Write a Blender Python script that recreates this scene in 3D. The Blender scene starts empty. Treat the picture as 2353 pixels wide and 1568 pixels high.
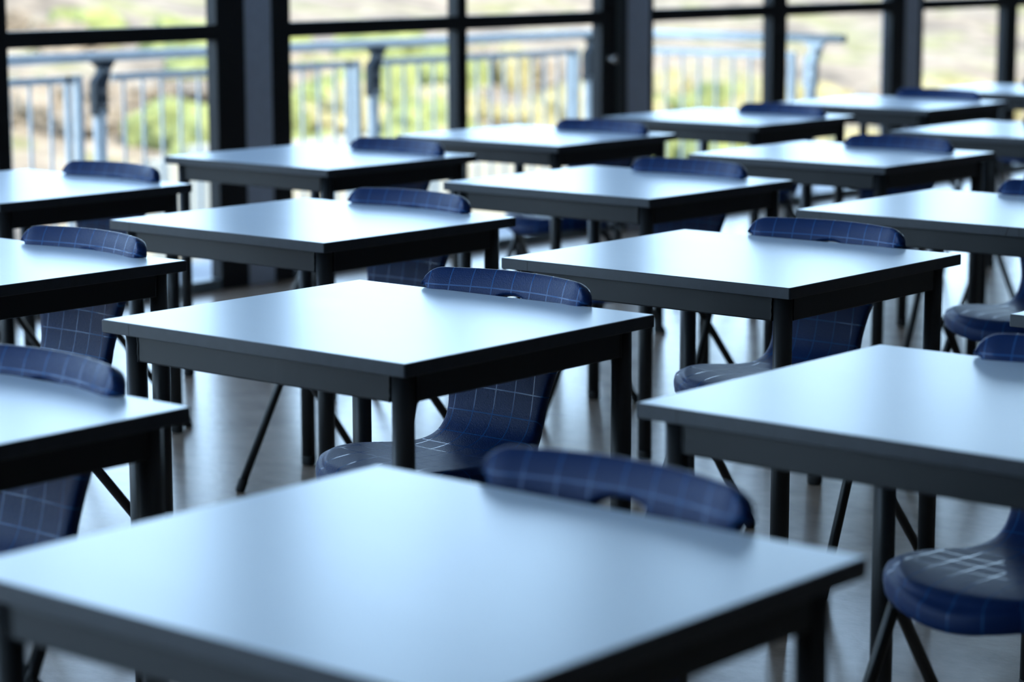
import bpy, bmesh, math, random
from mathutils import Vector, Matrix, noise
PI = math.pi
S = bpy.context.scene
C = S.collection
random.seed(4)

# ------------------------------------------------------------------ materials
def nmat(name):
    m = bpy.data.materials.new(name); m.use_nodes = True
    nt = m.node_tree; return m, nt, nt.nodes['Principled BSDF']
def nd(nt, t, **k):
    n = nt.nodes.new(t)
    for a, v in k.items():
        if a in n.inputs.keys() if isinstance(a, str) else False: n.inputs[a].default_value = v
        else: setattr(n, a, v)
    return n
def plain(name, col, rough=.5, metal=0., nscale=0, namp=.0, bump=0, spec=.5, coord='Object'):
    m, nt, b = nmat(name)
    b.inputs['Base Color'].default_value = (*col, 1); b.inputs['Roughness'].default_value = rough
    b.inputs['Metallic'].default_value = metal; b.inputs['Specular IOR Level'].default_value = spec
    if nscale:
        tc = nd(nt, 'ShaderNodeTexCoord'); nz = nd(nt, 'ShaderNodeTexNoise')
        nz.inputs['Scale'].default_value = nscale; nz.inputs['Detail'].default_value = 4
        nt.links.new(tc.outputs[coord], nz.inputs['Vector'])
        if namp:
            r = nd(nt, 'ShaderNodeValToRGB')
            r.color_ramp.elements[0].color = (*[c * (1 - namp) for c in col], 1)
            r.color_ramp.elements[1].color = (*[min(1, c * (1 + namp)) for c in col], 1)
            r.color_ramp.elements[0].position = .3; r.color_ramp.elements[1].position = .7
            nt.links.new(nz.outputs['Fac'], r.inputs['Fac']); nt.links.new(r.outputs['Color'], b.inputs['Base Color'])
        if bump:
            bp = nd(nt, 'ShaderNodeBump'); bp.inputs['Strength'].default_value = bump; bp.inputs['Distance'].default_value = .001
            nt.links.new(nz.outputs['Fac'], bp.inputs['Height']); nt.links.new(bp.outputs['Normal'], b.inputs['Normal'])
    return m

def mat_laminate():
    m, nt, b = nmat('pale_laminate')
    tc = nd(nt, 'ShaderNodeTexCoord')
    n1 = nd(nt, 'ShaderNodeTexNoise'); n1.inputs['Scale'].default_value = 3.2; n1.inputs['Detail'].default_value = 3
    oi = nd(nt, 'ShaderNodeObjectInfo')
    mp = nd(nt, 'ShaderNodeVectorMath', operation='ADD')
    sc = nd(nt, 'ShaderNodeVectorMath', operation='SCALE'); sc.inputs['Scale'].default_value = 1.0
    nt.links.new(oi.outputs['Location'], sc.inputs[0])
    nt.links.new(tc.outputs['Object'], mp.inputs[0]); nt.links.new(sc.outputs['Vector'], mp.inputs[1])
    nt.links.new(mp.outputs['Vector'], n1.inputs['Vector'])
    r = nd(nt, 'ShaderNodeValToRGB')
    r.color_ramp.elements[0].color = (.63, .765, .90, 1); r.color_ramp.elements[1].color = (.67, .80, .925, 1)
    nt.links.new(n1.outputs['Fac'], r.inputs['Fac']); nt.links.new(r.outputs['Color'], b.inputs['Base Color'])
    # faint scuffs
    n2 = nd(nt, 'ShaderNodeTexNoise'); n2.inputs['Scale'].default_value = 1.0; n2.inputs['Detail'].default_value = 5
    st = nd(nt, 'ShaderNodeMapping'); st.inputs['Scale'].default_value = (5, 22, 5); st.inputs['Rotation'].default_value = (0, 0, .5)
    nt.links.new(mp.outputs['Vector'], st.inputs['Vector']); nt.links.new(st.outputs['Vector'], n2.inputs['Vector'])
    mr = nd(nt, 'ShaderNodeMapRange'); mr.inputs['To Min'].default_value = LAM_ROUGH - .012; mr.inputs['To Max'].default_value = LAM_ROUGH + .015
    nt.links.new(n2.outputs['Fac'], mr.inputs['Value']); nt.links.new(mr.outputs['Result'], b.inputs['Roughness'])
    b.inputs['Specular IOR Level'].default_value = .30
    n3 = nd(nt, 'ShaderNodeTexNoise'); n3.inputs['Scale'].default_value = 900
    nt.links.new(tc.outputs['Object'], n3.inputs['Vector'])
    bp = nd(nt, 'ShaderNodeBump'); bp.inputs['Strength'].default_value = .05; bp.inputs['Distance'].default_value = .0005
    nt.links.new(n3.outputs['Fac'], bp.inputs['Height']); nt.links.new(bp.outputs['Normal'], b.inputs['Normal'])
    return m

def mat_shell():
    m, nt, b = nmat('navy_plastic')
    uv = nd(nt, 'ShaderNodeUVMap'); uv.uv_map = 'UVMap'
    sep = nd(nt, 'ShaderNodeSeparateXYZ'); nt.links.new(uv.outputs['UV'], sep.inputs[0])
    P = .0485; facs = []
    for ax, off in (('X', 0.), ('Y', .018)):
        a = nd(nt, 'ShaderNodeMath', operation='ADD'); a.inputs[1].default_value = 10 * P + P / 2 + off
        nt.links.new(sep.outputs[ax], a.inputs[0])
        mo = nd(nt, 'ShaderNodeMath', operation='MODULO'); mo.inputs[1].default_value = P; nt.links.new(a.outputs[0], mo.inputs[0])
        su = nd(nt, 'ShaderNodeMath', operation='SUBTRACT'); su.inputs[1].default_value = P / 2; nt.links.new(mo.outputs[0], su.inputs[0])
        ab = nd(nt, 'ShaderNodeMath', operation='ABSOLUTE'); nt.links.new(su.outputs[0], ab.inputs[0])
        mr = nd(nt, 'ShaderNodeMapRange'); mr.inputs['From Min'].default_value = .0008; mr.inputs['From Max'].default_value = .0015
        mr.inputs['To Min'].default_value = 1; mr.inputs['To Max'].default_value = 0
        nt.links.new(ab.outputs[0], mr.inputs['Value']); facs.append(mr)
    mx = nd(nt, 'ShaderNodeMath', operation='MAXIMUM'); nt.links.new(facs[0].outputs[0], mx.inputs[0]); nt.links.new(facs[1].outputs[0], mx.inputs[1])
    col = nd(nt, 'ShaderNodeMix', data_type='RGBA')
    col.inputs['A'].default_value = (*NAVY, 1); col.inputs['B'].default_value = (.028, .095, .26, 1)
    nt.links.new(mx.outputs[0], col.inputs['Factor']); nt.links.new(col.outputs['Result'], b.inputs['Base Color'])
    ro = nd(nt, 'ShaderNodeMapRange'); b.inputs['Specular IOR Level'].default_value = .20; ro.inputs['To Min'].default_value = .42; ro.inputs['To Max'].default_value = .13
    nt.links.new(mx.outputs[0], ro.inputs['Value']); nt.links.new(ro.outputs[0], b.inputs['Roughness'])
    tc = nd(nt, 'ShaderNodeTexCoord'); nz = nd(nt, 'ShaderNodeTexNoise'); nz.inputs['Scale'].default_value = 420; nz.inputs['Detail'].default_value = 2
    nt.links.new(tc.outputs['Object'], nz.inputs['Vector'])
    inv = nd(nt, 'ShaderNodeMath', operation='SUBTRACT'); inv.inputs[0].default_value = 1; nt.links.new(mx.outputs[0], inv.inputs[1])
    bp = nd(nt, 'ShaderNodeBump'); bp.inputs['Distance'].default_value = .0016
    sm = nd(nt, 'ShaderNodeMath', operation='MULTIPLY'); sm.inputs[1].default_value = .55; nt.links.new(inv.outputs[0], sm.inputs[0])
    nt.links.new(sm.outputs[0], bp.inputs['Strength'])
    nt.links.new(nz.outputs['Fac'], bp.inputs['Height'])
    nt.links.new(bp.outputs['Normal'], b.inputs['Normal'])
    return m

def mat_floor():
    m, nt, b = nmat('linoleum')
    tc = nd(nt, 'ShaderNodeTexCoord')
    n1 = nd(nt, 'ShaderNodeTexNoise'); n1.inputs['Scale'].default_value = 5; n1.inputs['Detail'].default_value = 8; n1.inputs['Roughness'].default_value = .65
    mp = nd(nt, 'ShaderNodeMapping'); mp.inputs['Scale'].default_value = (1.0, 1.5, 1); mp.inputs['Rotation'].default_value = (0, 0, .7)
    nt.links.new(tc.outputs['Object'], mp.inputs['Vector']); nt.links.new(mp.outputs['Vector'], n1.inputs['Vector'])
    r = nd(nt, 'ShaderNodeValToRGB')
    r.color_ramp.elements[0].color = (.24, .175, .13, 1); r.color_ramp.elements[0].position = .3
    r.color_ramp.elements[1].color = (.42, .33, .26, 1); r.color_ramp.elements[1].position = .7
    nt.links.new(n1.outputs['Fac'], r.inputs['Fac']); nt.links.new(r.outputs['Color'], b.inputs['Base Color'])
    b.inputs['Roughness'].default_value = FLOOR_ROUGH; b.inputs['Specular IOR Level'].default_value = .8
    n2 = nd(nt, 'ShaderNodeTexNoise'); n2.inputs['Scale'].default_value = 60; n2.inputs['Detail'].default_value = 5
    m2 = nd(nt, 'ShaderNodeMapping'); m2.inputs['Scale'].default_value = (.8, 1.3, 1); m2.inputs['Rotation'].default_value = (0, 0, .7)
    nt.links.new(tc.outputs['Object'], m2.inputs['Vector']); nt.links.new(m2.outputs['Vector'], n2.inputs['Vector'])
    bp = nd(nt, 'ShaderNodeBump'); bp.inputs['Strength'].default_value = .16; bp.inputs['Distance'].default_value = .002
    nt.links.new(n2.outputs['Fac'], bp.inputs['Height'])
    # welded sheet seams along y, 2 m apart
    sep = nd(nt, 'ShaderNodeSeparateXYZ'); nt.links.new(tc.outputs['Object'], sep.inputs[0])
    a = nd(nt, 'ShaderNodeMath', operation='ADD'); a.inputs[1].default_value = 20.55; nt.links.new(sep.outputs['Y'], a.inputs[0])
    mo = nd(nt, 'ShaderNodeMath', operation='MODULO'); mo.inputs[1].default_value = 2.; nt.links.new(a.outputs[0], mo.inputs[0])
    lt = nd(nt, 'ShaderNodeMath', operation='LESS_THAN'); lt.inputs[1].default_value = .002; nt.links.new(mo.outputs[0], lt.inputs[0])
    mx = nd(nt, 'ShaderNodeMix', data_type='RGBA'); mx.inputs['B'].default_value = (.03, .025, .02, 1)
    nt.links.new(lt.outputs[0], mx.inputs['Factor']); nt.links.new(r.outputs['Color'], mx.inputs['A']); nt.links.new(mx.outputs['Result'], b.inputs['Base Color'])
    nt.links.new(bp.outputs['Normal'], b.inputs['Normal'])
    return m

def mat_glass(name, tint=(1, 1, 1), refl=1.0):
    m = bpy.data.materials.new(name); m.use_nodes = True; nt = m.node_tree; nt.nodes.clear()
    o = nd(nt, 'ShaderNodeOutputMaterial'); t = nd(nt, 'ShaderNodeBsdfTransparent'); t.inputs['Color'].default_value = (*tint, 1)
    g = nd(nt, 'ShaderNodeBsdfGlossy'); g.inputs['Roughness'].default_value = .0
    f = nd(nt, 'ShaderNodeFresnel'); f.inputs['IOR'].default_value = 1.35
    mx = nd(nt, 'ShaderNodeMixShader')
    ge = nd(nt, 'ShaderNodeNewGeometry'); iv = nd(nt, 'ShaderNodeMath', operation='SUBTRACT'); iv.inputs[0].default_value = 1
    nt.links.new(ge.outputs['Backfacing'], iv.inputs[1]); mu = nd(nt, 'ShaderNodeMath', operation='MULTIPLY')
    nt.links.new(f.outputs[0], mu.inputs[0]); nt.links.new(iv.outputs[0], mu.inputs[1])
    nt.links.new(mu.outputs[0], mx.inputs[0]); nt.links.new(t.outputs[0], mx.inputs[1]); nt.links.new(g.outputs[0], mx.inputs[2])
    nt.links.new(mx.outputs[0], o.inputs[0]); return m

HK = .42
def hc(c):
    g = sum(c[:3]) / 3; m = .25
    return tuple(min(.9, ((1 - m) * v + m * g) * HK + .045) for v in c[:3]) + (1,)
def mat_hill():
    m, nt, b = nmat('hillside_ground')
    tc = nd(nt, 'ShaderNodeTexCoord')
    def noise_(scale, det, rot=0, sc=(1, 1, 1), off=(0, 0, 0)):
        n = nd(nt, 'ShaderNodeTexNoise'); n.inputs['Scale'].default_value = scale; n.inputs['Detail'].default_value = det
        mp = nd(nt, 'ShaderNodeMapping'); mp.inputs['Scale'].default_value = sc; mp.inputs['Rotation'].default_value = (0, 0, rot); mp.inputs['Location'].default_value = off
        nt.links.new(tc.outputs['Object'], mp.inputs['Vector']); nt.links.new(mp.outputs['Vector'], n.inputs['Vector']); return n
    a = noise_(.55, 3); r = nd(nt, 'ShaderNodeValToRGB'); cr = r.color_ramp
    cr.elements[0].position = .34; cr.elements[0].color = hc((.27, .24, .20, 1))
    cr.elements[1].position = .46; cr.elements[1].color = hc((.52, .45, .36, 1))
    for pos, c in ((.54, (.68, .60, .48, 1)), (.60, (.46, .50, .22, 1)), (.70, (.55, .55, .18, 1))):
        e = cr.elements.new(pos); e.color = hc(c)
    nt.links.new(a.outputs['Fac'], r.inputs['Fac'])
    d = noise_(2.2, 5, off=(3, 5, 0)); r2 = nd(nt, 'ShaderNodeValToRGB')
    r2.color_ramp.elements[0].position = .35; r2.color_ramp.elements[0].color = (.74, .73, .72, 1)
    r2.color_ramp.elements[1].position = .6; r2.color_ramp.elements[1].color = (1.1, 1.1, 1.1, 1)
    nt.links.new(d.outputs['Fac'], r2.inputs['Fac'])
    mx = nd(nt, 'ShaderNodeMix', data_type='RGBA', blend_type='MULTIPLY'); mx.inputs['Factor'].default_value = 1
    nt.links.new(r.outputs['Color'], mx.inputs['A']); nt.links.new(r2.outputs['Color'], mx.inputs['B']); nt.links.new(mx.outputs['Result'], b.inputs['Base Color'])
    b.inputs['Roughness'].default_value = .95; b.inputs['Specular IOR Level'].default_value = .1
    return m

def mat_leaf(name, c1, c2):
    m, nt, b = nmat(name)
    tc = nd(nt, 'ShaderNodeTexCoord'); n = nd(nt, 'ShaderNodeTexNoise'); n.inputs['Scale'].default_value = 2.5; n.inputs['Detail'].default_value = 4
    nt.links.new(tc.outputs['Object'], n.inputs['Vector'])
    r = nd(nt, 'ShaderNodeValToRGB'); r.color_ramp.elements[0].position = .38; r.color_ramp.elements[1].position = .6
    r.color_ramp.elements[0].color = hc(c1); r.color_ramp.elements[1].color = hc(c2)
    nt.links.new(n.outputs['Fac'], r.inputs['Fac']); nt.links.new(r.outputs['Color'], b.inputs['Base Color'])
    b.inputs['Roughness'].default_value = .8; b.inputs['Specular IOR Level'].default_value = .2
    return m

LAM_ROUGH = .26
FLOOR_ROUGH = .25
NAVY = (.004, .023, .098)
SKY_LO, SKY_HI = 1.0, 6.0
M = dict(
    lam=mat_laminate(), shell=mat_shell(), floor=mat_floor(), glass=mat_glass('window_glass'), hill=mat_hill(),
    edge=plain('slate_edging', (.028, .032, .040), .42, nscale=60, namp=.12, bump=.1),
    frame=plain('charcoal_powder_coat', (.009, .010, .0115), .40, nscale=700, bump=.12, spec=.42),
    tube=plain('black_tube', (.006, .0065, .007), .30, spec=.4),
    rubber=plain('black_rubber', (.008, .008, .008), .7),
    mullion=plain('black_aluminium', (.007, .008, .010), .5, spec=.35),
    sill=plain('grey_aluminium', (.13, .16, .18), .4),
    column=plain('grey_steel_column', (.46, .51, .62), .6, nscale=30, namp=.05),
    chrome=plain('brushed_steel', (.6, .58, .56), .25, metal=1),
    galv=plain('galvanised_steel', (.80, .82, .80), .42, metal=.0, nscale=25, namp=.12),
    bracket=plain('dark_bracket', (.025, .035, .045), .5),
    deck=plain('pale_concrete', (.62, .64, .68), .8, nscale=6, namp=.06),
    white=plain('white_masonry', (.36, .38, .36), .8, nscale=3, namp=.05),
    wall=plain('grey_plaster', (.13, .135, .14), .8, nscale=8, namp=.05),
    ceil=plain('ceiling_board', (.66, .69, .73), .9, nscale=8, namp=.04),
    leafg=mat_leaf('green_scrub', (.24, .36, .03), (.52, .68, .12)),
    leafy=mat_leaf('yellow_green_scrub', (.48, .46, .12), (.80, .76, .34)),
    leaft=mat_leaf('dry_scrub', (.26, .22, .17), (.58, .50, .40)),
)

# ------------------------------------------------------------------ mesh helpers
def link(name, bm, mat, parent=None, smooth=False, loc=None):
    me = bpy.data.meshes.new(name); bm.normal_update(); bm.to_mesh(me); bm.free()
    for mm in (mat if isinstance(mat, (list, tuple)) else [mat]): me.materials.append(mm)
    if smooth:
        for p in me.polygons: p.use_smooth = True
    o = bpy.data.objects.new(name, me); C.objects.link(o)
    if parent: o.parent = parent
    if loc: o.location = loc
    return o
def box(bm, x0, x1, y0, y1, z0, z1, bev=0, seg=2):
    vs = [bm.verts.new((x, y, z)) for x in (x0, x1) for y in (y0, y1) for z in (z0, z1)]
    fs = [bm.faces.new([vs[i] for i in q]) for q in ((0, 1, 3, 2), (4, 6, 7, 5), (0, 4, 5, 1), (2, 3, 7, 6), (0, 2, 6, 4), (1, 5, 7, 3))]
    if bev:
        es = list({e for f in fs for e in f.edges})
        bmesh.ops.bevel(bm, geom=es, offset=bev, segments=seg, affect='EDGES', profile=.5)
def tube(bm, pts, r, n=20, cap=True, rr=None):
    pts = [Vector(p) for p in pts]; rings = []
    up = None
    for i, p in enumerate(pts):
        if i == 0: t = pts[1] - p
        elif i == len(pts) - 1: t = p - pts[i - 1]
        else: t = (pts[i + 1] - p).normalized() + (p - pts[i - 1]).normalized()
        t.normalize()
        if up is None:
            up = Vector((0, 0, 1)) if abs(t.z) < .9 else Vector((1, 0, 0))
        a = (up - t * up.dot(t)).normalized(); up = a; b = t.cross(a)
        rad = rr[i] if rr else r
        rings.append([bm.verts.new(p + (a * math.cos(2 * PI * k / n) + b * math.sin(2 * PI * k / n)) * rad) for k in range(n)])
    for i in range(len(rings) - 1):
        for k in range(n):
            bm.faces.new((rings[i][k], rings[i][(k + 1) % n], rings[i + 1][(k + 1) % n], rings[i + 1][k])).smooth = True
    if cap:
        bm.faces.new(list(reversed(rings[0]))); bm.faces.new(rings[-1])
def tubeobj(name, pts, r, mat, parent, n=20, rr=None, loc=None):
    bm = bmesh.new(); tube(bm, pts, r, n, True, rr)
    bmesh.ops.recalc_face_normals(bm, faces=bm.faces)
    return link(name, bm, mat, parent, loc=loc)
def arc(p0, corner, p1, rad, n=8):
    """polyline p0 -> corner -> p1 with a rounded corner"""
    p0, c, p1 = Vector(p0), Vector(corner), Vector(p1)
    a = (p0 - c).normalized(); b = (p1 - c).normalized()
    out = [p0]
    s, e = c + a * rad, c + b * rad
    for i in range(n + 1):
        t = i / n; out.append((1 - t) ** 2 * s + 2 * t * (1 - t) * c + t * t * e)
    out.append(p1); return out
def boxobj(name, d, mat, parent=None, bev=0):
    bm = bmesh.new(); box(bm, *d, bev=bev); bmesh.ops.recalc_face_normals(bm, faces=bm.faces); return link(name, bm, mat, parent)
def thing(name, label, cat, loc=(0, 0, 0), rz=0, group=None):
    o = bpy.data.objects.new(name, None); C.objects.link(o); o.location = loc; o.rotation_euler = (0, 0, rz)
    o.empty_display_size = .1
    o['label'] = label; o['category'] = cat
    if group: o['group'] = group
    return o
def struct(o): o['kind'] = 'structure'; return o
def dup(root, loc, rz, label, group):
    r = root.copy(); C.objects.link(r); r.location = loc; r.rotation_euler = (0, 0, rz); r['label'] = label; r['group'] = group
    for ch in list(root.children):
        c = ch.copy(); C.objects.link(c); c.parent = r
        for g in list(ch.children):
            d = g.copy(); C.objects.link(d); d.parent = c
    return r

# ------------------------------------------------------------------ desk
DW, DD, DH, TH = .744, .680, .72, .0235
def make_desk(label, group):
    t = thing('classroom_desk', label, 'desk', group=group)
    e = .0025
    boxobj('tabletop', (-DW/2 + e, DW/2 - e, -DD/2 + e, DD/2 - e, DH - TH, DH), M['lam'], t, bev=.0006)
    # edging strip: rounded ring around the board
    bm = bmesh.new(); r = .004
    def loop(hx, hy, rad, z):
        out = []
        for (cx, cy, a0) in ((hx - rad, hy - rad, 0), (-hx + rad, hy - rad, PI/2), (-hx + rad, -hy + rad, PI), (hx - rad, -hy + rad, 1.5*PI)):
            for i in range(5):
                a = a0 + i / 4 * PI / 2; out.append(bm.verts.new((cx + rad * math.cos(a), cy + rad * math.sin(a), z)))
        return out
    hx, hy = DW/2, DD/2
    L = [loop(hx - e, hy - e, r * .5, DH - .0002), loop(hx - .0012, hy - .0012, r, DH - .0003), loop(hx, hy, r, DH - .0016), loop(hx, hy, r, DH - TH + .0012), loop(hx - .0012, hy - .0012, r, DH - TH), loop(hx - e, hy - e, r * .5, DH - TH)]
    n = len(L[0])
    for a in range(len(L)):
        b_ = (a + 1) % len(L)
        for k in range(n): bm.faces.new((L[a][k], L[a][(k + 1) % n], L[b_][(k + 1) % n], L[b_][k]))
    bmesh.ops.recalc_face_normals(bm, faces=bm.faces)
    eb = link('edge_banding', bm, M['edge'], t)
    boxobj('edging_seam', (-DW/2 + .074, -DW/2 + .0752, -DD/2 - .0002, -DD/2 + .001, DH - TH + .001, DH - .002), M['rubber'], eb)
    ins, lr = .044, .0192
    zt = DH - TH - .0005
    bm = bmesh.new(); ax, ay = DW/2 - ins, DD/2 - ins; h = .052; w = .0125
    for s in (-1, 1):
        box(bm, -ax + lr*.9, ax - lr*.9, s*ay - w, s*ay + w, zt - h, zt, bev=.003)
        box(bm, s*ax - w, s*ax + w, -ay + lr*.9, ay - lr*.9, zt - h, zt, bev=.003)
        for q in (-1, 1):   # weld beads where rails meet the legs
            for (dx, dy, sx, sy) in ((lr, 0, 1, 0), (0, lr, 0, 1)):
                px, py = s * (ax - dx), q * (ay - dy)
                for ox in (-1, 1):
                    qx, qy = px + (0 if dx else ox * w), py + (0 if dy else ox * w)
                    pts = [(qx + random.uniform(-.0006, .0006), qy + random.uniform(-.0006, .0006), zt - .002 - h * i / 9 * .95) for i in range(10)]
                    tube(bm, pts, .002, 6)
    bmesh.ops.recalc_face_normals(bm, faces=bm.faces)
    link('apron_frame', bm, M['frame'], t)
    for sx in (-1, 1):
        for sy in (-1, 1):
            lg = tubeobj('leg', [(sx*ax, sy*ay, .022), (sx*ax, sy*ay, zt)], lr, M['frame'], t, 28)
            tubeobj('foot_cap', [(sx*ax, sy*ay, 0), (sx*ax, sy*ay, .003), (sx*ax, sy*ay, .024), (sx*ax, sy*ay, .026)], lr, M['rubber'], lg, 24, rr=[.0165, .0195, .0200, .0192])
    return t

# ------------------------------------------------------------------ chair
def crom(tab, x):
    if x <= tab[0][0]: return tab[0][1]
    for i in range(len(tab) - 1):
        if x <= tab[i + 1][0]:
            p1, p2 = tab[i][1], tab[i + 1][1]; x1, x2 = tab[i][0], tab[i + 1][0]
            p0 = tab[i - 1] if i else None; p3 = tab[i + 2] if i + 2 < len(tab) else None
            m1 = (p2 - p0[1]) / (x2 - p0[0]) if p0 else (p2 - p1) / (x2 - x1)
            m2 = (p3[1] - p1) / (p3[0] - x1) if p3 else (p2 - p1) / (x2 - x1)
            t = (x - x1) / (x2 - x1); d = x2 - x1
            return (2*t**3 - 3*t*t + 1)*p1 + (t**3 - 2*t*t + t)*d*m1 + (-2*t**3 + 3*t*t)*p2 + (t**3 - t*t)*d*m2
    return tab[-1][1]
# side profile (y, z) of the shell centre line, front lip -> top of back
PROF = [(-.222, .436), (-.212, .441), (-.19, .446), (-.15, .449), (-.10, .448), (-.05, .445), (.0, .441), (.05, .439), (.10, .442),
        (.135, .452), (.158, .470), (.172, .497), (.182, .534), (.192, .582), (.205, .641), (.221, .70), (.239, .763)]
arcl = [0.]
for i in range(1, len(PROF)): arcl.append(arcl[-1] + math.hypot(PROF[i][0] - PROF[i-1][0], PROF[i][1] - PROF[i-1][1]))
SL = arcl[-1]
PY = [(arcl[i], PROF[i][0]) for i in range(len(PROF))]; PZ = [(arcl[i], PROF[i][1]) for i in range(len(PROF))]
def s_of_z(z):
    return next(s for s in [i * SL / 2000 for i in range(1100, 2001)] if crom(PZ, s) >= z)
# half width along the arc length
WT0 = [(0, .092), (.012, .104), (.03, .1195), (.06, .140), (.10, .160), (.14, .176), (.18, .182), (.22, .178), (.26, .163), (.30, .143), (.34, .126), (.375, .114),
      (.41, .110), (.45, .113), (.50, .124), (.55, .140), (.60, .160), (.65, .179), (.695, .193)]
WT = [(a_ * SL / .72, w_) for a_, w_ in WT0] + [(SL + .001, .202)]
def make_chair(label, group):
    t = thing('school_chair', label, 'chair', group=group)
    NU, NS = 64, 120
    bm = bmesh.new(); uvl = bm.loops.layers.uv.new('UVMap')
    HS = s_of_z(.700); HA, HB = .050, .026
    rc = .036
    G = []; UV = {}
    for j in range(NS + 1):
        s = SL * j / NS
        row = []
        for i in range(NU + 1):
            u = -1 + 2 * i / NU
            w = crom(WT, s)
            # rounded top corners: pull the end of each column down near the sides
            x = u * w
            ss = s
            topdrop = 0
            ax_ = abs(x)
            k = max(0, (ax_ - (.202 - rc)) / rc)
            drop_c = rc * (1 - math.sqrt(max(0, 1 - min(k, 1) ** 2))) + .004 * (x / .213) ** 2
            f = max(0, (s - SL + .12) / .12)
            ss = s - drop_c * f
            # front lip crown: sides of the front edge sit further back
            fr = max(0, 1 - s / .10)
            ss += .028 * (u * u) * fr
            y, z = crom(PY, ss), crom(PZ, ss)
            wingf = min(1, max(0, (ss - SL + .36) / .25))
            y -= (.045 * (x / .21) ** 2) * wingf
            seatf = 1 - min(1, max(0, (ss - SL + .45) / .15))
            z += .010 * (x / .2) ** 2 * seatf * min(1, ss / .1)
            er = max(0, (abs(u) - .86) / .14); ef = max(0, (.024 - s) / .024); et = max(0, (s - SL + .030) / .030)
            er = min(1., math.sqrt(er * er + ef * ef + et * et))
            z -= .010 * er ** 2 * seatf
            y += .006 * er ** 2 * wingf
            v = bm.verts.new((x, y, z)); UV[v] = (x * (1 + .04 * wingf * (x / .2) ** 2), ss - HS); row.append(v)
        G.append(row)
    for j in range(NS):
        for i in range(NU):
            vs = (G[j][i], G[j][i+1], G[j+1][i+1], G[j+1][i])
            cx = sum(UV[v][0] for v in vs) / 4; cs = sum(UV[v][1] for v in vs) / 4
            if (cx / HA) ** 2 + (cs / HB) ** 2 < 1 and cs > -HB: continue
            f = bm.faces.new(vs); f.smooth = True
            for l in f.loops: l[uvl].uv = UV[l.vert]
    bmesh.ops.delete(bm, geom=[v for v in bm.verts if not v.link_faces], context='VERTS')
    bm.normal_update()
    # snap the rim of the hand hole to the ellipse
    for v in bm.verts:
        if v.is_boundary:
            x, q = UV[v]
            d = math.sqrt((x / HA) ** 2 + (q / HB) ** 2)
            if d < 1.6:
                nx, nq = x / d, q / d
                tgt_s = nq + HS
                dy = crom(PY, tgt_s) - crom(PY, q + HS); dz = crom(PZ, tgt_s) - crom(PZ, q + HS)
                v.co += Vector((nx - x, dy, dz)); UV[v] = (nx, nq)
    bm.normal_update()
    # make sure normals face the sitter (forward / up)
    ref = G[NS // 4][NU // 2]
    if ref.normal.z < 0:
        bmesh.ops.reverse_faces(bm, faces=bm.faces); bm.normal_update()
    # rolled rim
    be = [e for e in bm.edges if e.is_boundary]
    base = {}
    for e in be:
        for v in e.verts: base.setdefault(v, []).append(e)
    info = {}
    for v, es in base.items():
        n = v.normal.copy()
        o_ = Vector((0, 0, 0))
        for e in es:
            f = e.link_faces[0]; mid = (e.verts[0].co + e.verts[1].co) / 2
            d = mid - f.calc_center_median(); tdir = (e.verts[1].co - e.verts[0].co).normalized()
            d -= tdir * d.dot(tdir); d -= n * d.dot(n)
            if d.length > 1e-7: o_ += d.normalized()
        if o_.length > 1e-6: o_.normalize()
        info[v] = (v.co.copy(), n, o_)
    # smooth the outward direction around the rim
    prev = {v: v for v in base}
    edges = [(e.verts[0], e.verts[1]) for e in be]; flips = {}
    for e in be:
        lp = e.link_loops[0]; flips[(e.verts[0], e.verts[1])] = (lp.vert, lp.link_loop_next.vert)
    # rim section: big soft round-over hanging straight down round the seat, tighter flange on the back
    SEATR = ((.004, .001), (.008, .004), (.0105, .009), (.0118, .015), (.0115, .024), (.0098, .034), (.006, .0365), (.003, .034), (.003, .008))
    BACKR = ((.0022, .0012), (.0042, .0045), (.0052, .010), (.0052, .017), (.0040, .0225), (.0018, .0245), (-.0012, .0245), (-.0020, .018), (-.0020, .006))
    flo = {}
    for v, (co, n, o_) in info.items():
        f_ = min(1, max(0, (.515 - co.z) / .06)); dn = (n * (1 - f_) + Vector((0, 0, 1)) * f_).normalized()
        oh = o_ - dn * o_.dot(dn); oh = oh.normalized() if oh.length > 1e-6 else o_
        flo[v] = (f_, dn, oh)
    nb = {v: [e.other_vert(v) for e in es] for v, es in base.items()}
    for _ in range(14):
        new_ = {}
        for v in flo:
            a_ = flo[v][2] * 1.0; d_ = flo[v][1] * 1.0
            for w_ in nb[v]: a_ += flo[w_][2]; d_ += flo[w_][1]
            d_.normalize(); a_ -= d_ * a_.dot(d_)
            new_[v] = (flo[v][0], d_, a_.normalized() if a_.length > 1e-6 else flo[v][2])
        flo = new_
    for (so_, bo_) in zip(SEATR, BACKR):
        new = {}
        for v, (co, n, o_) in info.items():
            f_, dn, oh = flo[v]; oo = so_[0] * f_ + bo_[0] * (1 - f_); nn = so_[1] * f_ + bo_[1] * (1 - f_); new[v] = bm.verts.new(co + oh * oo - dn * nn); UV[new[v]] = (UV[v][0], UV[v][1] + 0)
        for a, b_ in edges:
            va, vb = flips[(a, b_)]
            f = bm.faces.new((prev[vb], prev[va], new[va], new[vb])); f.smooth = True
            for l in f.loops: l[uvl].uv = UV[l.vert]
        prev = new
    # back skin of the shell, 4 mm behind the front skin
    o = link('seat_shell', bm, M['shell'], t)
    bm2 = bmesh.new(); bm2.from_mesh(o.data)
    bm2.to_mesh(o.data); bm2.free()
    # plain dark back skin as geometry of the same mesh
    md = o.modifiers.new('thick', 'SOLIDIFY'); md.thickness = .003; md.offset = -1; md.use_rim = True
    # frame: two cross tubes under the seat whose ends turn down into the splayed legs
    R = .0108
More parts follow.
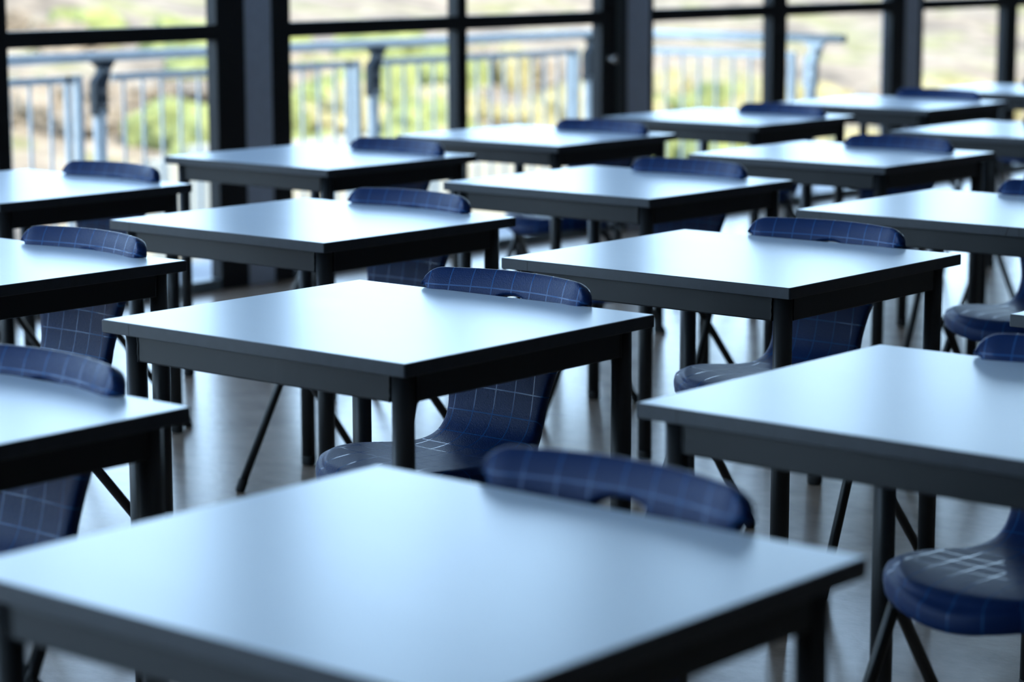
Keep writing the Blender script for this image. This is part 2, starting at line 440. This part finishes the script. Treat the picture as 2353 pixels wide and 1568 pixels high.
    for (yt, yf, xt, zt, kind) in ((.035, -.165, .226, .399, 'front'), (-.045, .275, .216, .399, 'rear')):
        tubeobj('cross_tube', [(-.17, yt, zt), (.17, yt, zt)], R, M['tube'], t, 20)
        for s in (-1, 1):
            ft = Vector((s * (xt + (.026 if kind == 'front' else .024)), yf, .004))
            pts = arc((s*.168, yt, zt), (s*xt, yt, zt), ft, .034)
            lg = tubeobj('leg', pts, R, M['tube'], t, 20)
            d = (ft - Vector(pts[-2])).normalized()
            tubeobj('rubber_foot', [ft - d * .03, ft - d * .028, ft - d*.004, Vector((ft.x, ft.y, 0)) + Vector((d.x, d.y, 0)) * .002], .0125, M['rubber'], lg, 20, rr=[.0112, .0128, .0128, .0105])
    return t

# ------------------------------------------------------------------ place desks and chairs
# key: x, y, rot, chair dx, chair dy, desk label, chair label
DESKS = {
 'A': (-2.9603, 3.1292, .006, 0.008, .133, 'pale desk in sharp focus near the centre, directly behind the big blurred foreground desk', 'navy grid-patterned chair whose seat and curved back show under the centre desk'),
 'B': (-2.9629, 4.2486, .006, 0.011, .140, 'pale desk right of centre, thin dark line along its edging, one behind the centre desk', 'navy chair with a black tube end poking out beside its seat, right of centre'),
 'C': (-1.7272, 1.8728, 0, -0.018, .167, 'large blurred pale desk filling the bottom foreground', 'blurred navy chair backrest behind the big foreground desk'),
 'D': (-1.7283, 3.1089, 0, 0.028, .120, 'pale desk cut by the right edge, beside and behind the foreground desk', 'navy chair with its round seat fully seen at the lower right'),
 'E': (-4.1977, 3.1047, 0, 0.060, .100, 'pale desk cut by the left edge at mid height, left of the centre desk', 'navy chair with brightly lit grid lines behind the mid-left cut-off desk'),
 'F': (-2.9553, 1.9875, 0, 0.028, .115, 'pale desk cut by the left edge just above the foreground desk', 'navy chair at the left edge with a wide curved top, nearest to the lower-left desk'),
 'G': (-4.1818, 4.1864, 0, 0.022, .112, 'pale desk with a bluish reflection, directly behind the centre desk on its left', 'navy chair behind the second-row desk left of centre, just above the centre desk'),
 'H': (-5.4442, 5.4887, -.010, 0.118, .018, 'pale desk right in front of the first grey pier by the windows', 'navy chair behind the desk standing in front of the first grey window pier'),
 'I': (-5.4403, 4.2519, 0, 0.059, .095, 'pale desk cut by the left edge, nearest the left-hand window', 'navy chair under the left-hand window, in front of the dark railing bracket'),
 'J': (-4.1780, 5.4198, -.010, 0.045, .062, 'pale desk in the middle of the second row, behind the in-focus right desk', 'navy chair with its back seen above the middle desk of the second row'),
 'K': (-5.4511, 6.5897, .004, 0.118, .012, 'pale desk by the two-pane window, behind the first grey pier', 'navy chair with its pale-lit seat showing, window row, by the two-pane window'),
 'M': (-5.4468, 7.7756, .004, 0.117, -.020, 'pale desk by the door with the round steel knob', 'navy chair just right of the door, in the window row'),
 'P': (-4.1858, 6.6146, 0, 0.075, .008, 'pale desk of the second row at upper right, wholly in view', 'navy chair behind the upper right desk of the second row'),
 'Q': (-2.9978, 5.4520, -.001, 0.048, .120, 'pale desk with chipped edging, cut by the right edge', 'navy chair mostly cut by the right edge, at the desk with chipped edging'),
 'S': (-5.3962, 8.9234, .002, 0.048, .095, 'pale desk in front of the last grey pier in the window row', 'navy chair in front of the last grey pier, farthest backrest in view'),
 'T': (-4.1894, 7.8640, .004, 0.066, .020, 'pale desk at the right edge, behind the second row\'s upper right desk', 'navy chair half hidden at the right edge, at the farthest desk of the second row'),
 'V': (-1.7214, 4.2258, 0, 0.006, .120, 'pale desk with only its left corner poking in at the right edge, halfway up', 'navy chair at the desk whose corner pokes in at the right edge'),
 'U': (-5.4000, 10.100, 0, 0.056, .060, 'pale farthest desk at the top right, last of the window row', 'navy chair at the farthest desk of the window row'),
 'W': (-2.9750, 6.6100, 0, 0.026, .080, 'pale desk barely showing at the right edge, behind the desk with chipped edging', 'navy chair at the desk barely showing at the right edge'),
}
GD, GC = 'pale classroom desks set out in rows', 'navy plastic chairs tucked under the desks'
rnd = random.Random(7)
desk0 = chair0 = None
for k, (x, y, r, cx, cy, dl, cl) in DESKS.items():
    if desk0 is None:
        desk0 = make_desk(dl, GD); desk0.location = (x, y, 0); desk0.rotation_euler.z = r
        chair0 = make_chair(cl, GC); chair0.location = (x + cx, y + cy, 0); chair0.rotation_euler.z = 0
    else:
        dup(desk0, (x, y, 0), r, dl, GD)
        dup(chair0, (x + cx, y + cy, 0), rnd.uniform(-.02, .02), cl, GC)

# chipped edging of one desk
q = [o for o in C.objects if o.name.startswith('classroom_desk') and 'chipped' in o['label'] and 'cut by' in o['label']][0]
qe = [c for c in q.children if c.name.startswith('edge_banding')][0]
for (cx, w_, lean) in ((.232, .0045, .006), (.262, .0022, -.001), (.338, .004, .003), (.352, .0025, 0)):
    bm = bmesh.new()
    y_ = -DD/2 - .0003
    pts = [(cx, DH - .001), (cx + w_, DH - .001), (cx + w_ * .6 - lean * .4, DH - .010), (cx + w_ * .9 - lean, DH - TH + .002), (cx - lean, DH - TH + .002), (cx + w_ * .1 - lean * .4, DH - .012)]
    f0 = [bm.verts.new((x, y_, z)) for x, z in pts]; f1 = [bm.verts.new((x, y_ + .001, z)) for x, z in pts]
    bm.faces.new(f0); bm.faces.new(list(reversed(f1)))
    for i in range(6): bm.faces.new((f0[i], f1[i], f1[(i + 1) % 6], f0[(i + 1) % 6]))
    bmesh.ops.recalc_face_normals(bm, faces=bm.faces)
    link('edging_chip', bm, M['rubber'], qe)

# ------------------------------------------------------------------ room
XW = -7.15
Y0, Y1 = -3.4, 20.0
X1 = 4.2
HC = 3.7
struct(boxobj('floor', (XW - .06, X1, Y0, Y1, -.10, 0), M['floor']))
struct(boxobj('ceiling', (XW - .35, X1, Y0, Y1, HC, HC + .15), M['ceil']))
struct(boxobj('wall_right', (X1, X1 + .15, Y0, Y1, -.1, HC + .15), M['wall']))
for nm_, d_ in (('wall_near', (XW - .2, X1 + .15, Y0 - .15, Y0, -.1, .55)), ('wall_near', (XW - .2, X1 + .15, Y0 - .15, Y0, 3.4, HC + .15)),
                ('wall_near', (XW - .2, XW + .25, Y0 - .15, Y0, .55, 3.4)), ('wall_near', (-2.6, X1 + .15, Y0 - .15, Y0, .55, 3.4))):
    struct(boxobj(nm_, d_, M['wall']))
wn = bpy.data.objects.new('window_10', None); C.objects.link(wn); wn.location = (XW + .25, Y0, .55); struct(wn)  # unseen window, added to brighten the desktops from the near side
LW = -2.6 - XW - .25
for k in range(4):
    boxobj('mullion', (k * LW / 3 - .04, k * LW / 3 + .04, -.08, 0, 0, 2.85), M['mullion'], wn)
    if k < 3: boxobj('pane', (k * LW / 3 + .04, (k + 1) * LW / 3 - .04, -.05, -.044, .04, 2.81), M['glass'], wn)
boxobj('frame_rail', (0, LW, -.08, 0, 0, .04), M['mullion'], wn); boxobj('frame_rail', (0, LW, -.08, 0, 2.81, 2.85), M['mullion'], wn)
struct(boxobj('wall_far', (XW - .2, X1 + .15, Y1, Y1 + .15, -.1, HC + .15), M['wall']))
struct(boxobj('wall_window_header', (XW - .2, XW, Y0, Y1, 3.40, HC), M['wall'])).name = 'wall_left'
# window wall: piers every 2.58 m; each bay = frame bars + panes
DEP = .062
def bay(name, y0, y1, mull, mw, side=(.10, .10), mat=None, door=False):
    """glazed bay between two piers; y0,y1 outer frame limits; mull = centre of the middle mullion"""
    root = bpy.data.objects.new(name, None); C.objects.link(root); root.location = (XW, y0, 0); struct(root)
    def part(nm, a, b_, z0, z1, m=M['mullion'], xa=-DEP, xb=0, bev=.003):
        return boxobj(nm, (xa, xb, a - y0, b_ - y0, z0, z1), m, root, bev=bev)
    l, r = y0 + side[0], y1 - side[1]
    part('stile', y0, l, 0, 3.40); part('stile', r, y1, 0, 3.40)
    part('mullion', mull - mw/2, mull + mw/2, .045, 3.34)
    part('bottom_rail', l, r, 0, .045, M['sill'])
    part('top_rail', l, r, 3.34, 3.40)
    for a, b_ in ((l, mull - mw/2), (mull + mw/2, r)):
        part('transom', a, b_, 1.014, 1.076)
        for z0, z1 in ((.045, 1.014), (1.076, 3.34)):
            part('pane', a, b_, z0, z1, M['glass'], -DEP/2 - .003, -DEP/2 + .003, bev=0)
    return root, part
n = 1
def pier(i, y0, y1, ext=0):
    o = boxobj('trim_%d' % i, (XW - .16, XW - .004, y0, y1, 0, 3.40), M['column'], bev=.004); struct(o); return o
P_ = 2.585
# bays (outer limits between piers), measured from the photo, repeated outside the frame
bays = [(-3.40, -1.035, -2.2, .07, .1, .1), (-.875, 1.55, .35, .07, .1, .1), (1.71, 4.12, 2.94, .07, .1, .1),
        (4.28, 6.781, 5.549, .068, .13, .156), (6.936, 9.34, 8.121, .068, .106, .206), (9.53, 11.944, 10.665, .145, .024, .15),
        (12.11, 14.53, 13.19, .15, .037, .1), (14.69, 17.11, 15.9, .07, .1, .1), (17.27, 19.8, 18.5, .07, .1, .1)]
piers = [(-1.035, -.875), (1.55, 1.71), (4.12, 4.28), (6.781, 6.936), (9.34, 9.53), (11.944, 12.11), (14.53, 14.69), (17.11, 17.27), (19.8, 20.)]
for i, (a, b_, m_, mw, s0, s1) in enumerate(bays):
    isdoor = i == 4
    root, part = bay('door_1' if isdoor else 'window_%d' % (i + 1), a, b_, m_, mw, (s0, s1))
    if isdoor:
        # grey-green closing strip beside the door stile and the round knob
        part('closing_strip', 9.245, 9.31, .0, 3.40, plain('grey_green_strip', (.035, .042, .045), .5), -.0, .012)
        bm = bmesh.new()
        tube(bm, [(0, 0, 0), (.003, 0, 0), (.005, 0, 0), (.016, 0, 0), (.019, 0, 0), (.027, 0, 0), (.036, 0, 0), (.042, 0, 0), (.044, 0, 0)], .02, 24,
             rr=[.016, .016, .010, .010, .017, .023, .021, .012, .002])
        bmesh.ops.recalc_face_normals(bm, faces=bm.faces)
        k = link('door_knob', bm, M['chrome'], root, smooth=True); k.location = (0.002, 9.195 - a, .845)
for i, (a, b_) in enumerate(piers): pier(i + 1, a, b_)

# ------------------------------------------------------------------ balcony and railing
ZD = -.19
struct(boxobj('trim_20', (-8.98, XW - DEP - .005, -1.5, 19, ZD - .18, ZD), M['deck'])).name = 'floor_balcony'
FX = -8.90; HZ = .868
def baluster_mesh():
    bm = bmesh.new(); tube(bm, [(0, 0, ZD + .12), (0, 0, .755)], .0085, 10); bmesh.ops.recalc_face_normals(bm, faces=bm.faces)
    o = link('baluster', bm, M['galv']); return o
bal0 = None
def railing(name, label, p0, p1, posts, flip=1, bm_='bracket'):
    """railing from p0 to p1 (xy); posts = distances along"""
    global bal0
    root = thing(name, label, 'railing', (p0[0], p0[1], 0), math.atan2(p1[1] - p0[1], p1[0] - p0[0]), 'galvanised balcony railings')
    Ln = math.hypot(p1[0] - p0[0], p1[1] - p0[1])
    tubeobj('handrail', [(-.06, 0, HZ), (Ln + .06, 0, HZ)], .024, M['galv'], root, 20)
    gaps = [-.13] + posts + [Ln + .13]
    # panels between posts
    for q in range(len(gaps) - 1):
        a, b_ = gaps[q] + .085, gaps[q + 1] - .13
        if b_ - a < .2: continue
        boxobj('top_rail', (a, b_, -.012, .012, .750, .785), M['galv'], root)
        boxobj('bottom_rail', (a, b_, -.012, .012, ZD + .10, ZD + .135), M['galv'], root)
        boxobj('panel_stile', (b_ - .016, b_ + .016, -.02, .02, ZD + .06, .785), M['galv'], root)
        boxobj('panel_stile', (b_ - .075, b_ - .05, -.012, .012, ZD + .06, .785), M['galv'], root)
        nb = int((b_ - a - .06) / .121)
        for i in range(nb):
            if bal0 is None: bal0 = baluster_mesh(); c = bal0
            else: c = bal0.copy(); C.objects.link(c)
            c.parent = root; c.location = (b_ - .165 - i * .121, 0, 0)
    for d in posts:
        ps = tubeobj('post', [(d, 0, ZD), (d, 0, .62)], .031, M['galv'], root, 20)
        # bracket plate with flared head carrying the handrail
        bm = bmesh.new()
        out = [(-.038, .59), (.034, .59), (.034, .735), (.052, .775), (.056, .805), (.090, HZ - .020), (-.045, HZ - .020), (.006, .815), (-.004, .785), (-.038, .755)]
        f0 = [bm.verts.new((d + x, -.025, z)) for x, z in out]; f1 = [bm.verts.new((d + x, .025, z)) for x, z in out]
        bm.faces.new(f0); bm.faces.new(list(reversed(f1)))
        for i in range(len(out)): bm.faces.new((f0[i], f1[i], f1[(i + 1) % len(out)], f0[(i + 1) % len(out)]))
        bmesh.ops.recalc_face_normals(bm, faces=bm.faces)
        br = link('bracket', bm, M[bm_], root)
        for z in (.64, .705, .80):
            tubeobj('bolt', [(d + (.03 if z > .75 else 0), -.040 * flip, z), (d + (.03 if z > .75 else 0), -.024 * flip, z)], .014, M['chrome'], br, 12)
        cl = boxobj('post_clamp', (d - .033, d + .033, -.036, .036, ZD + .30, ZD + .46), M['bracket'], root)
        boxobj('base_plate', (d - .06, d + .06, -.05, .05, ZD, ZD + .012), M['galv'], root)
    return root
railing('balcony_railing', 'long galvanised balcony railing running parallel to the windows', (FX, 1.8), (FX, 11.42), [.06, 1.92, 3.78, 5.68, 7.58, 9.45])
railing('balcony_railing', 'short galvanised railing returning from the balcony corner to the building', (FX, 11.48), (-7.32, 11.48), [.14, 1.42], 1, 'galv')

# ------------------------------------------------------------------ hillside
bm = bmesh.new()
def hz(x, y):
    d = -x - 9.3
    base = -3.0 + .115 * d
    return base + .35 * noise.noise(Vector((x * .18, y * .18, 0))) + .12 * noise.noise(Vector((x * .7, y * .7, 3)))
nx, ny = 90, 130
grid = [[bm.verts.new((-9.3 - 55 * (i / nx) ** 1.3, -25 + 95 * j / ny, hz(-9.3 - 55 * (i / nx) ** 1.3, -25 + 95 * j / ny))) for j in range(ny + 1)] for i in range(nx + 1)]
for i in range(nx):
    for j in range(ny): bm.faces.new((grid[i][j], grid[i + 1][j], grid[i + 1][j + 1], grid[i][j + 1])).smooth = True
bmesh.ops.recalc_face_normals(bm, faces=bm.faces)
h = link('ground_hillside', bm, M['hill']); struct(h)
if h.data.polygons[0].normal.z < 0: h.data.flip_normals()
# scrub: nobody could count it -> one object per kind of scrub
def scrub(name, label, mat, spots, seed):
    bm = bmesh.new(); rr = random.Random(seed)
    for (x, y, r, hh) in spots:
        z = hz(x, y)
        for k in range(4):
            ox, oy = rr.uniform(-.5, .5) * r, rr.uniform(-.5, .5) * r; q = r * rr.uniform(.45, .75)
            res = bmesh.ops.create_icosphere(bm, subdivisions=3, radius=1)
            sd = Vector((rr.random() * 50, rr.random() * 50, 0))
            for v in res['verts']:
                d = 1 + .35 * noise.noise(v.co * 2.2 + sd) + .22 * noise.noise(v.co * 6 + sd)
                v.co = Vector((x + ox + v.co.x * q * d, y + oy + v.co.y * q * d, z + hh * (.35 + rr.uniform(-.05, .05)) + v.co.z * q * hh / r * d))
    o = link(name, bm, mat); o['kind'] = 'stuff'; o['label'] = label; o['category'] = 'plants'; return o
# direction along the camera view: place by bearing and distance from the room
def polar(bear, dist):
    """bearing in photo columns (0..2353) -> world xy at a distance"""
    a = math.atan((bear - 1176.5) / 5491.9); fx, fy = -.6454, .7638
    ca, sa = math.cos(a), math.sin(a)
    dx = fx * ca + .7638 * sa; dy = fy * ca + .6454 * sa
    return dx * dist, dy * dist
rr = random.Random(11)
def zone(bands, cnt, r0, r1, d0=20, d1=44):
    out = []
    for (b0, b1, wgt) in bands:
        for _ in range(int(cnt * wgt)):
            x, y = polar(rr.uniform(b0, b1), rr.uniform(d0, d1))
            if x < -10.5 and min(abs(x + 12.6), abs(x + 16.5)) > 1.2: out.append((x, y, rr.uniform(r0, r1), rr.uniform(r0, r1) * .8))
    return out
scrub('green_scrub', 'bright green bushes scattered over the slope beyond the railing', M['leafg'],
      zone([(-800, 250, .15), (640, 900, 1.0), (850, 1060, .6), (1500, 1750, .6), (2150, 2400, .1), (430, 500, .25)], 34, .35, .9, 17, 44), 1)
scrub('yellow_scrub', 'yellow-green bushes scattered over the slope beyond the railing', M['leafy'],
      zone([(680, 1060, .7), (1060, 1500, .35), (1500, 1760, .6), (1800, 2050, .4), (2120, 3000, .8)], 34, .35, .9, 16, 44), 2)
scrub('dry_scrub', 'grey-brown dry brush on the slope beyond the railing', M['leaft'],
      zone([(-900, 500, .9), (500, 700, .2), (1080, 1400, .4), (1900, 2400, .15)], 34, .3, .8), 3)
# pale low walls and boxes on the slope below the balcony
def wall_piece(name, label, cat, b0, b1, X, z0, z1, th=.3, group=None):
    ys = []
    for b_ in (b0, b1):
        x, y = polar(b_, 1.); k = X / x; ys.append(y * k)
    o = boxobj(name, (-th / 2, th / 2, -(ys[1] - ys[0]) / 2, (ys[1] - ys[0]) / 2, 0, z1 - z0), M['white'], bev=.02)
    o.location = (X, sum(ys) / 2, z0); o['label'] = label; o['category'] = cat
    if group: o['group'] = group
wall_piece('garden_wall', 'low white garden wall on the slope, left of the first window mullion', 'wall', 620, 850, -16.4, -2.9, -.47)
wall_piece('garden_wall', 'bright white garden wall just below the balcony, seen under the window-row desks', 'wall', 985, 1330, -12.6, -3.1, -.30)
wall_piece('planter_box', 'leftmost small white box below the left-hand window railing', 'planter', 284, 318, -16.2, -2.7, -.62, .35)
wall_piece('planter_box', 'middle small white box below the left-hand window railing', 'planter', 366, 402, -16.6, -2.7, -.55, .35)
wall_piece('planter_box', 'rightmost small white box beside the first grey pier, below the railing', 'planter', 455, 510, -17.0, -2.7, -.50, .35)

# ------------------------------------------------------------------ light
w = bpy.data.worlds.new('sky'); S.world = w; w.use_nodes = True; nt = w.node_tree
bg = nt.nodes['Background']
tc = nd(nt, 'ShaderNodeTexCoord'); sp = nd(nt, 'ShaderNodeSeparateXYZ'); nt.links.new(tc.outputs['Generated'], sp.inputs[0])
# hazy bright sky low over the slope (towards -x), clear and darker blue overhead and behind the building
cr = nd(nt, 'ShaderNodeValToRGB')
cr.color_ramp.elements[0].position = .0; cr.color_ramp.elements[0].color = (.54, .79, 1.0, 1)
cr.color_ramp.elements[1].position = .6; cr.color_ramp.elements[1].color = (.36, .56, .90, 1)
nt.links.new(sp.outputs['Z'], cr.inputs['Fac']); nt.links.new(cr.outputs['Color'], bg.inputs['Color'])
el = nd(nt, 'ShaderNodeMapRange', interpolation_type='SMOOTHSTEP'); el.inputs['From Min'].default_value = .30; el.inputs['From Max'].default_value = .75
el.inputs['To Min'].default_value = 1; el.inputs['To Max'].default_value = 0; nt.links.new(sp.outputs['Z'], el.inputs['Value'])
az = nd(nt, 'ShaderNodeMapRange', interpolation_type='SMOOTHSTEP'); az.inputs['From Min'].default_value = .5; az.inputs['From Max'].default_value = -.2
az.inputs['To Min'].default_value = 0; az.inputs['To Max'].default_value = 1; nt.links.new(sp.outputs['X'], az.inputs['Value'])
mu = nd(nt, 'ShaderNodeMath', operation='MULTIPLY'); nt.links.new(el.outputs[0], mu.inputs[0]); nt.links.new(az.outputs[0], mu.inputs[1])
stg = nd(nt, 'ShaderNodeMapRange'); stg.inputs['To Min'].default_value = SKY_LO; stg.inputs['To Max'].default_value = SKY_HI
nt.links.new(mu.outputs[0], stg.inputs['Value']); nt.links.new(stg.outputs[0], bg.inputs['Strength'])
sun = bpy.data.lights.new('sun', 'SUN'); sun.energy = 11.0; sun.angle = math.radians(1.5); sun.color = (1, .90, .72)
so = bpy.data.objects.new('sun', sun); C.objects.link(so)
d = Vector((-.80, .30, -.80)).normalized()      # from behind the building: the slope is in sun, the balcony in shade
so.rotation_euler = d.to_track_quat('-Z', 'Y').to_euler(); so.location = (-12, 0, 12)

# ------------------------------------------------------------------ camera
f_px, pitch, roll, yaw, hcam = 5491.9465, .164039755, .0021542636, -.7016380473, .66693247
c_, s_ = math.cos(yaw), math.sin(yaw)
Rt = Vector((c_, -s_, 0)); Fw0 = Vector((s_, c_, 0)); Z = Vector((0, 0, 1))
Fw = Fw0 * math.cos(pitch) - Z * math.sin(pitch); Up = Fw0 * math.sin(pitch) + Z * math.cos(pitch)
R2 = Rt * math.cos(roll) - Up * math.sin(roll); U2 = Rt * math.sin(roll) + Up * math.cos(roll)
cam = bpy.data.cameras.new('camera'); co = bpy.data.objects.new('camera', cam); C.objects.link(co)
mw_ = Matrix((R2, U2, -Fw)).transposed().to_4x4(); mw_.translation = Vector((0, 0, hcam + .72)); co.matrix_world = mw_
cam.sensor_width = 36; cam.sensor_fit = 'HORIZONTAL'; cam.lens = f_px / 2353 * 36
cam.clip_start = .05; cam.clip_end = 500
cam.dof.use_dof = True; cam.dof.focus_distance = 4.75; cam.dof.aperture_fstop = 2.9
S.camera = co
S.view_settings.view_transform = 'Standard'; S.view_settings.look = 'None'; S.view_settings.gamma = 1
S.view_settings.use_curve_mapping = False; S.view_settings.exposure = 0.14
